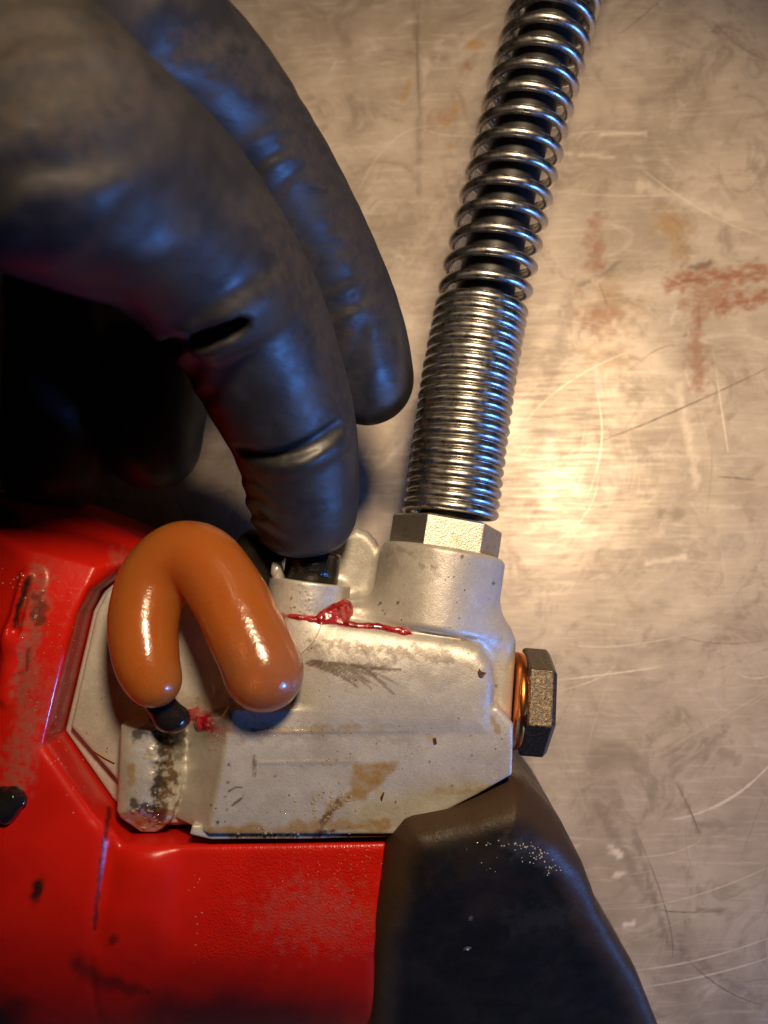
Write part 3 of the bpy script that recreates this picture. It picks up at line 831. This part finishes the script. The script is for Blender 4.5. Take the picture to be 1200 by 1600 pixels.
# --- red housing
P_R1 = poly([(-260, 815), (60, 830), (150, 852), (196, 872), (200, 885), (176, 902), (156, 925), (138, 957), (96, 1140), (172, 1256), (152, 1420), (138, 1520), (120, 1760), (-260, 1760)], 60)
P_R2 = poly([(150, 1262), (178, 1270), (199, 1314), (228, 1316), (330, 1311), (608, 1305), (590, 1500), (590, 1600), (590, 1760), (110, 1760)], 55)
P_R3 = poly([(-260, 745), (0, 771), (60, 783), (130, 806), (228, 850), (236, 880), (150, 960), (-260, 960)], 46)
def f_red(x, y, z):
    d = extr(x, y, z, P_R1, 12, 60, 2.6)
    # shoulder falling away at the top and a long facet on the left
    d = smax(d, hs(x, y, z, W(110, 915, 60), (0.25, 0.6, 1)), 12.0)
    a = W(78, 890, 60); b = W(18, 1200, 60); e = b - a
    n = np.cross(e, np.array([-1.0, 0, -0.50])); n = n if n[2] > 0 else -n
    d = smax(d, hs(x, y, z, a, n), 1.2)
    # rub strip on the facet
    s = chain(x, y, z, [W(48, 905, 57.5), W(26, 1000, 57.0), W(14, 1085, 56.6)], [2.2, 2.4, 2.2])
    d = smin(d, s, 1.5)
    gr = chain(x, y, z, [W(42, 905, 59.5), W(22, 985, 58.5)], [0.8, 0.9])
    d = smax(d, -gr, 0.6)
    p = extr(x, y, z, P_R2, 12, 57.4, 1.2)
    rd = chain(x, y, z, [W(236, 1350, 53.4), W(220, 1440, 53.6), W(205, 1560, 53)], [7.2, 7.4, 7.4])
    p = smin(p, rd, 2.0)
    d = smin(d, p, 1.6)
    t = extr(x, y, z, P_R3, 10, 45, 3.0)
    t = smax(t, hs(x, y, z, W(150, 850, 45), (0.12, 0.45, 1)), 4)
    d = smin(d, t, 1.5)
    # the pocket that takes the pump head
    pk = np.minimum(extr(x, y, z, P_PLATE0, 40, 80, 0.5), extr(x, y, z, P_STRIP, 40, 80, 0.3)) - 0.25
    d = smax(d, -pk, 2.0)
    # the foot rolls away under the tool, away from the lamp
    y0 = W(0, 1318, 58)[1]
    d = smax(d, (z - (60.3 - 0.0092 * np.maximum(y0 - y, 0) ** 2)) * 0.75, 3.0)
    return smax(d, bz(x, y) + 0.3 - z, 0.5)
vv, Q = surf(f_red, (-112, -152, 8), (12, 12, 64), 0.55)
px, py = to_px(vv)
g = np.zeros(len(vv)); dark = g.copy(); wet = g.copy(); tex = g.copy()
up = vv[:, 2] > 30
add(dark, 0.95 * blob(px, py, (58, 1391), 13, 28, 15, rag=.35, seed=1))
add(dark, 0.95 * stroke(px, py, [(46, 903), (30, 945), (24, 980)], 6, rag=.8, seed=2))
add(dark, 0.65 * stroke(px, py, [(62, 935), (62, 965)], 13, rag=1.0, seed=3))
add(dark, 0.6 * stroke(px, py, [(45, 1010), (42, 1048), (22, 1054)], 2.6, rag=.8, seed=4))
add(dark, 0.7 * stroke(px, py, [(171, 1262), (152, 1400), (148, 1450)], 4, rag=.9, seed=5))
add(dark, 0.6 * blob(px, py, (176, 1468), 10, 14, 10, rag=.5, seed=6))
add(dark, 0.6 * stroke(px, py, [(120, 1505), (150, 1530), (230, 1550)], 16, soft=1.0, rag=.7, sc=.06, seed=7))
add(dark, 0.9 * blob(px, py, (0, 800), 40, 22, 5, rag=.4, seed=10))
add(dark, 0.8 * blob(px, py, (370, 1590), 260, 85, 0, rag=.25, sc=.02, seed=8, soft=.9))  # dark patches here paint shade over the lower housing
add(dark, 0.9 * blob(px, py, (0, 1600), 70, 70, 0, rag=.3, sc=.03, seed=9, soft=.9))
add(g, 0.9 * stroke(px, py, [(62, 900), (50, 1000), (35, 1080)], 20, rag=.9, seed=11))
add(g, 0.8 * stroke(px, py, [(45, 1120), (20, 1230)], 26, rag=.8, seed=12))
add(g, 0.4 * blob(px, py, (80, 1090), 60, 60, 0, rag=1, seed=13))
add(g, 0.7 * stroke(px, py, [(180, 870), (230, 895)], 16, rag=.9, seed=14))
add(g, 0.45 * blob(px, py, (500, 1430), 120, 70, 0, rag=.9, seed=15))
add(wet, 0.9 * blob(px, py, (70, 1060), 60, 150, 12, rag=.7, seed=16))
add(tex, (1 - ss(-22, 6, sdpoly(px, py, np.array([(330, 1322), (604, 1318), (590, 1500), (300, 1510)], float)))))
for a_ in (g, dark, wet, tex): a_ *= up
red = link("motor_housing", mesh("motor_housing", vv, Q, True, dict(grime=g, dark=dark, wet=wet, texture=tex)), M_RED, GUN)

# --- black overmoulded grip
P_G = poly([(598, 1330), (606, 1290), (624, 1264), (640, 1256), (720, 1240), (800, 1212), (822, 1222), (848, 1248), (882, 1292), (912, 1352), (944, 1430), (978, 1490), (1030, 1580), (1110, 1760), (560, 1760), (576, 1500)], 58)
def f_grip(x, y, z):
    d = extr(x, y, z, P_G, 6, 67, 3.6, 7.0)
    d = smax(d, hs(x, y, z, W(760, 1330, 67), (0.12, -0.55, 1)), 5)
    # shallow hollows in the grip face
    d = smax(d, -cone(x, y, z, W(640, 1420, 74), W(680, 1620, 72), 8, 12), 3)
    d = smax(d, -cone(x, y, z, W(840, 1500, 74), W(870, 1700, 72), 9, 12), 4)
    d = smax(d, bz(x, y) + 0.3 - z, 0.5)
    return d - 0.25 * (fbm(x * .16, y * .16, z * .16, 2) - .5)
vv, Q = surf(f_grip, (-8, -152, 4), (80, -36, 71), 0.6)
px, py = to_px(vv)
g = np.zeros(len(vv)); pale = g.copy()
edge = -sdpoly(vv[:, 0], vv[:, 1], P_G)
add(g, 0.75 * (1 - ss(3, 8, edge + 3 * (fbm(px * .03, py * .03) - .5))))  # dust on the chamfer, browned to carry the lamp's warm light
add(g, 0.12 * blob(px, py, (760, 1380), 110, 60, 20, rag=1.0, sc=.05, seed=2))
add(pale, 0.04 * stroke(px, py, [(790, 1320), (835, 1332), (862, 1362)], 14, rag=1.4, seed=3))  # faint pale patches painting the wet highlights
add(pale, 0.02 * stroke(px, py, [(800, 1440), (880, 1430)], 18, rag=1.4, seed=5))
add(pale, 0.6 * blob(px, py, (731, 1482), 5, 3, 0, rag=.6, seed=6))
add(pale, 0.3 * blob(px, py, (736, 1435), 4, 6, 0, rag=.6, seed=7))
link("grip", mesh("grip", vv, Q, True, dict(grime=g, pale=pale)), M_RUB, GUN)

# --- hose with its nut and spring guard
s = np.linspace(-4, CS[-1] - 1, 120)
p, t = at_s(s)
p[0] = P0 - U0 * 4
V, F = tube(p, 6.2, 24)
hose = link("hose", mesh("hose", V, F), M_HOSE, GUN)
q = Vector((0, 0, 1)).rotation_difference(Vector(U0))
# spin the nut so that one flat looks at the camera, turned 13 degrees to the right
n_want = Vector((math.sin(math.radians(5)), 0, math.cos(math.radians(5))))
loc = q.inverted() @ n_want
spin = math.atan2(loc.y, loc.x) + math.radians(30)
hexbolt("hose_nut", P0 - U0 * 9.6, U0, 7.6, 11.5, spin, M_NUT, hose, 0.5, 0.25)

def helix():
    R = 8.92; r = 1.10
    pitch_t = 2.18; nt = 20.1; trans = 1.0
    L = CS[-1] - 8
    th = 0.0; s0 = -0.7
    S = [s0]; TH = [2.3]
    seg = 34
    dth = 2 * math.pi / seg
    while S[-1] < L:
        turns = (TH[-1] - 2.3) / (2 * math.pi)
        f = ss(nt, nt + trans, np.array(turns))
        loose = 5.2
        pt = pitch_t * (1 - f) + loose * f
        S.append(S[-1] + float(pt) / seg); TH.append(TH[-1] + dth)
    S = np.array(S); TH = np.array(TH)
    p, t = at_s(S)
    u = np.cross(t, np.array([0, 0, 1.0])); u /= np.linalg.norm(u, axis=1)[:, None]   # to the right
    w = np.cross(u, t)                                                                # up
    jit = 1 + 0.006 * np.sin(TH * 0.37) + 0.004 * np.sin(TH * 1.13)
    c = p + (R * jit)[:, None] * (np.cos(TH)[:, None] * u + np.sin(-TH)[:, None] * w)
    return c, r
c, r = helix()
V, F = tube(c, r, 14)
link("spring_guard", mesh("spring_guard", V, F), M_SPRING, hose)

# ------------------------------------------------------------------ grease squeezed out of the nipple
GP = np.array([W(240, 1062, 64.5), W(229, 1030, 63.5), W(225, 968, 60.6), W(242, 906, 58.4), W(280, 872, 58.4), W(320, 880, 60.4), W(356, 930, 63.0), W(384, 985, 65.6), W(405, 1030, 67.3), W(412, 1050, 67.8)])
GR = np.array([5.3, 6.2, 6.75, 6.9, 7.0, 7.1, 7.2, 7.3, 7.4, 7.45])
# smooth the centre line
tt = np.linspace(0, len(GP) - 1, 41)
def cr(P, t):
    i = np.clip(np.floor(t).astype(int), 0, len(P) - 2); f = (t - i)[:, None]
    E = np.vstack([2 * P[0] - P[1], P, 2 * P[-1] - P[-2]])
    a, b, c_, d = E[i], E[i + 1], E[i + 2], E[i + 3]
    return 0.5 * ((2 * b) + (c_ - a) * f + (2 * a - 5 * b + 4 * c_ - d) * f ** 2 + (3 * b - 3 * c_ + d - a) * f ** 3)
GC = cr(GP, tt); GRR = np.interp(tt, np.arange(len(GR)), GR)
def f_bead(x, y, z):
    h = len(GC) // 2
    d1 = chain(x, y, z, GC[:h + 1], GRR[:h + 1], 0.3)
    d2 = chain(x, y, z, GC[h:], GRR[h:], 0.3)
    d = np.minimum(d1, d2)
    return d + 0.30 * (fbm(x * .13, y * .13, z * .13, 2) - .5)
vv, Q = surf(f_bead, (-58, -46, 44), (-10, 8, 82), 0.42)
px, py = to_px(vv)
end = np.linalg.norm(vv - GC[-1], axis=1)
pale = 0.8 * (1 - ss(5, 13, end + 4 * (fbm(px * .03, py * .03) - .5)))
bead = link("grease_bead", mesh("grease_bead", vv, Q, True, dict(pale=pale)), M_AMBER)
tag(bead, "thick amber bead of grease curled into an arch over the aluminium pump head", "grease")

def gel(name, mat, strands, label, k=1.2, h=0.25, noise=0.35, thin=1.0):
    def f(x, y, z):
        d = None
        for pts, rs in strands:
            c = chain(x, y, z, pts, [r_ * thin for r_ in rs], k)
            d = c if d is None else smin(d, c, k)
        return d + noise * (fbm(x * .5, y * .5, z * .5, 2) - .5)
    P = np.concatenate([np.array(a) for a, _ in strands])
    v, q = surf(f, P.min(0) - 4, P.max(0) + 4, h)
    o = link(name, mesh(name, v, q), mat)
    return tag(o, label, "grease")
def on_head(pts, lift=0.0):
    p = hit(f_head, pts)
    p[:, 2] += lift
    return p
gel("red_grease", M_REDG, [
    (on_head([(436, 962), (455, 963), (470, 966), (485, 968), (500, 970), (515, 971), (530, 973)], -0.4), [0.25, 0.35, 0.4, 0.4, 0.5, 0.6, 0.7]),
    (on_head([(530, 974), (545, 977), (560, 979), (575, 980), (590, 981), (605, 984), (618, 986), (630, 988), (641, 991)], -0.35), [0.6, 0.4, 0.36, 0.5, 0.6, 0.42, 0.45, 0.55, 0.25]),
    (on_head([(497, 962), (508, 958), (520, 954), (532, 947), (542, 942)], -0.7), [0.4, 0.8, 0.9, 0.9, 0.5]),
    (on_head([(542, 944), (543, 955), (541, 968)], -0.55), [0.5, 0.7, 0.8]),
    (on_head([(512, 962), (525, 958), (538, 954)], -1.0), [1.0, 1.2, 1.1]),
    (on_head([(505, 966), (518, 965), (532, 962)], -0.9), [0.9, 1.1, 1.1])],
    "bright red grease smeared along the ledge below the pressed valve button", k=1.8, h=0.18, noise=0.6, thin=0.8)
gel("black_grease", M_BLKG, [(on_head([(521, 962), (530, 971)], 0.9), [0.55, 0.6])], "tiny black speck of grease in the red smear below the button", h=0.18, noise=.1)
gel("red_grease", M_REDG, [
    (on_head([(292, 1108), (303, 1120), (318, 1132), (340, 1143)], -1.75), [1.6, 2.0, 1.85, 1.3]),
    (on_head([(288, 1118), (296, 1130)], -1.6), [1.6, 1.6])],
    "thin red grease smear beside the black nipple at the foot of the amber arch", h=0.22, noise=.7, thin=0.94)
hp = hit(f_red, [(-8, 1262), (8, 1256), (22, 1250), (10, 1270)])
gel("black_grease", M_BLKG, [(hp, [3.0, 3.2, 2.2, 2.2])], "shiny black glob of old grease on the red housing at the left edge", h=0.35, noise=1.2)

# ------------------------------------------------------------------ beads of oil
def droplets(name, f, spots, mat, label):
    """tiny flattened beads standing on the surface f; spots: (pixel, pixel, spread x, spread y, count, radius)"""
    bm = bmesh.new(); bmesh.ops.create_icosphere(bm, subdivisions=2, radius=1.0)
    bv = np.array([v.co[:] for v in bm.verts]); bf = np.array([[v.index for v in q.verts] for q in bm.faces]); bm.free()
    pts = []; rad = []
    for (cx, cy, sx, sy, n, r) in spots:
        for _ in range(n):
            if RNG.rand() < .35: continue
            pts.append((cx + RNG.normal(0, sx), cy + RNG.normal(0, sy))); rad.append(r * RNG.uniform(0.5, 1.3))
    p = hit(f, pts); V = []; F = []
    for q, r in zip(p, rad):
        if q[2] < 35: continue
        a = RNG.uniform(0.7, 1.5)
        F.append(bf + len(V) * len(bv)); V.append(q + bv * np.array([r * a, r / a, r * 0.55]))
    return tag(link(name, mesh(name, np.concatenate(V), np.concatenate(F)), mat), label, kind='stuff')
ms = Mat("clear_oil"); ms.set(Base_Color=(0.80, 0.66, 0.42), Roughness=0.07, Transmission_Weight=0.75, IOR=1.46)
M_OIL = ms.m
M_WET = Mat("water_clear_oil").set(Base_Color=(0.62, 0.60, 0.54), Roughness=0.10, Transmission_Weight=0.35).m
droplets("oil_beads", f_head, [(420, 1304, 30, 4, 26, .28), (490, 1280, 45, 18, 60, .20), (515, 1262, 14, 22, 26, .30), (540, 1246, 10, 5, 14, .26), (470, 1142, 60, 4, 40, .18), (420, 1130, 30, 12, 20, .16),
    (520, 1190, 35, 4, 20, .20), (645, 1172, 8, 6, 9, .22), (235, 1215, 12, 35, 40, .26), (228, 1272, 12, 9, 20, .34), (340, 1160, 8, 12, 18, .24), (470, 935, 12, 14, 26, .22), (495, 950, 16, 8, 14, .2), (300, 1120, 16, 10, 12, .25)],
    M_OIL, "fine clear amber beads of oil on the aluminium pump head")
droplets("oil_beads", f_red, [(70, 1010, 22, 55, 50, .11), (60, 1110, 25, 45, 50, .11), (95, 950, 14, 30, 14, .11), (25, 910, 10, 15, 20, .2), (560, 1350, 24, 16, 46, .12), (520, 1390, 34, 28, 60, .10), (490, 1360, 40, 22, 30, .10),
    (305, 1390, 4, 45, 22, .16), (110, 1190, 14, 40, 24, .14), (65, 930, 8, 14, 6, .3)], M_OIL, "fine clear beads of oil on the red housing")
droplets("oil_beads", f_grip, [(842, 1336, 12, 7, 44, .15), (815, 1322, 14, 3, 26, .13), (862, 1360, 5, 7, 16, .16), (775, 1320, 10, 3, 8, .12), (731, 1482, 2, 2, 2, .3), (760, 1350, 20, 15, 8, .09)], M_WET,
    "fine clear oil beads added for wet glints on the black rubber grip")  # beads added here to make the wet highlights sparkle

# ------------------------------------------------------------------ flecks and fibres
def fleck(name, f, pts, th, mat, label, cat, lift=0.1):
    p = hit(f, pts)
    c0 = p.mean(0)
    bm = bmesh.new()
    lo = [bm.verts.new(Vector(q) * MM) for q in p - np.array([0, 0, .1])]
    hi = [bm.verts.new(Vector(c0 + (q - c0) * 0.8 + np.array([0, 0, th])) * MM) for q in p]
    n = len(lo)
    for i in range(n):
        bm.faces.new((lo[i], lo[(i + 1) % n], hi[(i + 1) % n], hi[i]))
    bm.faces.new(hi); bm.faces.new(lo[::-1])
    bmesh.ops.recalc_face_normals(bm, faces=bm.faces)
    me = bpy.data.meshes.new(name); bm.to_mesh(me); bm.free()
    return tag(link(name, me, mat), label, cat)
fleck("dirt_fleck", f_head, [(746, 1050), (749, 1044), (752, 1049), (760, 1051), (754, 1058), (748, 1057)], 0.6, M_CHIP, "dark brown pointed fleck on the pump head near the hex plug bolt", "dirt fleck")
fleck("dirt_fleck", f_head, [(676, 1153), (681, 1152), (683, 1161), (678, 1162)], 0.5, M_CHIP, "small upright brown fleck on the lower facet of the pump head", "dirt fleck")
fleck("dirt_fleck", f_head, [(594, 1246), (599, 1237), (601, 1238), (597, 1251)], 0.5, M_CHIP, "thin brown fleck at the tip of the yellow oil patch", "dirt fleck")
fleck("plastic_sliver", f_head, [(728, 1239), (755, 1241), (754, 1243), (730, 1242)], 0.5, M_SLIVER, "shiny amber sliver lying along the top edge of the black grip", "sliver")
def fibre(f, pts, r, mat, label, lift):
    p = hit(f, pts); p[:, 2] += np.array(lift)
    q = cr(p, np.linspace(0, len(p) - 1, 16))
    V, F = tube(q, r, 6)
    return tag(link("fibre", mesh("fibre", V, F), mat), label, "fibre")
fibre(f_head, [(503, 972), (497, 988), (483, 1008), (462, 1026)], 0.12, M_HAIR, "thin pale yellow fibre hanging from the red grease on the ledge", [0.4, 0.4, 0.4, 0.4])
fibre(f_head, [(148, 1173), (164, 1182), (180, 1191)], 0.16, M_HAIRB, "short brown fibre on the plate left of the stained pedestal", [0.2, 0.5, 0.4])

# ------------------------------------------------------------------ the gloved hand
I = [W(476, 796, 57), W(462, 690, 66), W(425, 590, 74), W(368, 470, 84), W(252, 336, 100), W(78, 228, 118)]
IR = [10.3, 11.2, 12.6, 13.7, 15.2, 18.0]
Mi = [W(574, 592, 46), W(538, 480, 54), W(458, 322, 66), W(340, 148, 82), W(185, 20, 98)]
MR = [9.6, 10.2, 10.7, 11.2, 12.5]
def refine(P, R, m=5):
    t = np.linspace(0, len(P) - 1, (len(P) - 1) * m + 1)
    return cr(np.array(P), t), cr(np.array(R, float)[:, None] * np.ones(3), t)[:, 0]
I, IR = refine(I, IR, 4)
Mi, MR = refine(Mi, MR, 4)
Ri = [W(230, -60, 86), W(310, 220, 56), W(270, 430, 44), W(238, 690, 38)]  # ring and little finger lengthened to make the dark area under the hand
RR = [12, 11.5, 11.5, 10.5]
Pi = [W(120, -120, 72), W(130, 250, 48), W(105, 450, 38), W(84, 725, 34)]
PR = [11, 11.5, 12, 11.5]
Th = [W(-520, 40, 140), W(-420, 330, 142), W(-360, 620, 122), W(-330, 800, 104)]
TR = [17, 14.5, 12.5, 10.5]
Pm = [W(-60, 100, 112), W(-420, -260, 116), W(-900, -620, 120), W(-1600, -1150, 122)]
PMR = [20, 27, 27, 31]
def f_hand0(x, y, z):
    d = chain(x, y, z, I, IR, 1.5)
    # flatten the fingertip pad against the button
    d = smax(d, hs(x, y, z, W(480, 875, 57), (0.08, -1, -0.1)), 3)
    m = chain(x, y, z, Mi, MR, 1.5)
    d = smin(d, m, 2.0)
    o = chain(x, y, z, Ri, RR, 4)
    o = smin(o, chain(x, y, z, Pi, PR, 4), 7)
    pm = chain(x, y, z, Pm, PMR, 10)
    pm = smin(pm, cone(x, y, z, W(-40, 20, 108), W(-420, -330, 100), 20, 24), 8)
    pm = smin(pm, cone(x, y, z, W(150, -70, 92), W(-500, -380, 100), 15, 24), 8)
    pm = smin(pm, cone(x, y, z, W(60, -120, 78), W(-600, -420, 100), 14, 24), 8)
    pm = smin(pm, chain(x, y, z, Th, TR, 6), 12)
    pm = smin(pm, cone(x, y, z, Th[0], Pm[1], 17, 22), 10)
    d = smin(d, pm, 7)
    d = smin(d, o, 3)
    return d
def crease(pts, depth, r):
    n = 3 * (len(pts) - 1) + 1
    p = cr(hit(f_hand0, pts), np.linspace(0, len(pts) - 1, n))
    p[:, 2] += r - depth * np.sin(np.linspace(0.45, math.pi - 0.02, n))
    return p, r
GROOVES = [crease(q, dp, r) for q, dp, r in [
    ([(372, 708), (400, 714), (430, 714), (480, 700), (510, 684), (534, 666)], 0.9, 1.3),
    ([(245, 540), (275, 542), (310, 534), (345, 520), (372, 506)], 0.35, 1.5)]]
def ridge(pts, out, r):
    """a swell of the film standing out mm proud in its middle and sinking at its ends"""
    p = cr(hit(f_hand0, pts), np.linspace(0, len(pts) - 1, 9))
    k = np.sin(np.linspace(0, math.pi, 9))
    p[:, 2] += out * k - r - 0.8 * (1 - k)
    return p, r
RIDGES = [ridge(q, o, r) for q, o, r in [
    ([(430, 727), (475, 716), (526, 686)], 0.45, 1.7),
    ([(320, 530), (372, 512), (418, 480)], 0.25, 2.4),
    ([(310, 500), (355, 474), (402, 438)], 0.45, 4.2)]]
def pucker(x, y, z, c, ang, lam, rx, ry, amp):
    """a handful of fine folds round c, running across the finger"""
    dx = x - c[0]; dy = y - c[1]
    ca, sa = math.cos(ang), math.sin(ang)
    u = dx * ca + dy * sa; w = -dx * sa + dy * ca
    m = np.exp(-(u / rx) ** 2 - (w / ry) ** 2 - ((z - c[2]) / 14) ** 2)
    return amp * m * np.sin(2 * math.pi * u / lam + 3.0 * vnoise(x * .14, y * .14, z * .14) + 0.05 * w)
PUCKERS = [(W(290, 82, 96), math.radians(-58), 9, 4.5, 9, 0.75), (W(425, 268, 76), math.radians(-55), 4.2, 4.5, 5, 0.40), (W(540, 478, 62), math.radians(-70), 4.6, 4.5, 5, 0.35), (W(560, 545, 56), math.radians(-5), 7, 5, 9, 0.25),
           (W(60, 140, 136), math.radians(-68), 7.5, 12, 16, 0.75), (W(120, 215, 130), math.radians(-65), 8.5, 9, 18, 0.55), (W(230, 400, 112), math.radians(-50), 9, 9, 9, 0.55),
           (W(340, 330, 102), math.radians(-52), 4.0, 12, 9, 0.12), (W(500, 130, 88), math.radians(-60), 5, 8, 6, 0.2), (W(330, 565, 82), math.radians(-60), 5, 6, 8, 0.3)]
def f_hand(x, y, z):
    d = f_hand0(x, y, z)
    for p, r in RIDGES:
        d = smin(d, chain(x, y, z, p, [r] * len(p), 1), 2.2)
    for p, r in GROOVES:
        d = smax(d, -chain(x, y, z, p, [r] * len(p), 1), 1.1)
    for q in PUCKERS:
        d = d + pucker(x, y, z, *q)
    # loose film: soft folds across the fingers
    u = (x * 0.62 - y * 0.70 + z * 0.35)
    w = (x * 0.70 + y * 0.62)
    d = d + 0.8 * (fbm(u * 0.16, w * 0.055, z * .06, 2) - 0.5) * ss(60, 95, z)
    d = d + 0.16 * (fbm(u * 0.36 + 9, w * 0.10, z * .1, 2) - 0.5)
    # small puckers beside the fingertip
    tip = W(395, 820, 60)
    near = np.exp(-(((x - tip[0]) / 6) ** 2 + ((y - tip[1]) / 9) ** 2))
    d = d + 0.35 * near * np.sin(1.9 * (y + 0.5 * x) + 2 * vnoise(x * .3, y * .3, z * .3))
    return d
vv, Q = surf(f_hand, (-175, -34, 12), (12, 190, 170), 0.8)
px, py = to_px(vv)
g = np.zeros(len(vv))
add(g, 0.8 * stroke(px, py, [(395, 310), (470, 430), (515, 540), (540, 640)], 34, rag=1.1, sc=.05, seed=3))
add(g, 0.6 * stroke(px, py, [(300, 60), (430, 130), (520, 300), (600, 480)], 34, rag=1.1, sc=.05, seed=4))
add(g, 0.75 * blob(px, py, (60, 110), 300, 190, 35, rag=.5, sc=.02, seed=5))
add(g, 0.5 * blob(px, py, (400, 840), 35, 50, 0, rag=.8, seed=6))
hand = link("gloved_hand", mesh("gloved_hand", vv, Q, True, dict(grime=g)), M_GLOVE)
tag(hand, "left hand in a black nitrile glove pressing the valve button with its index finger", "gloved hand")
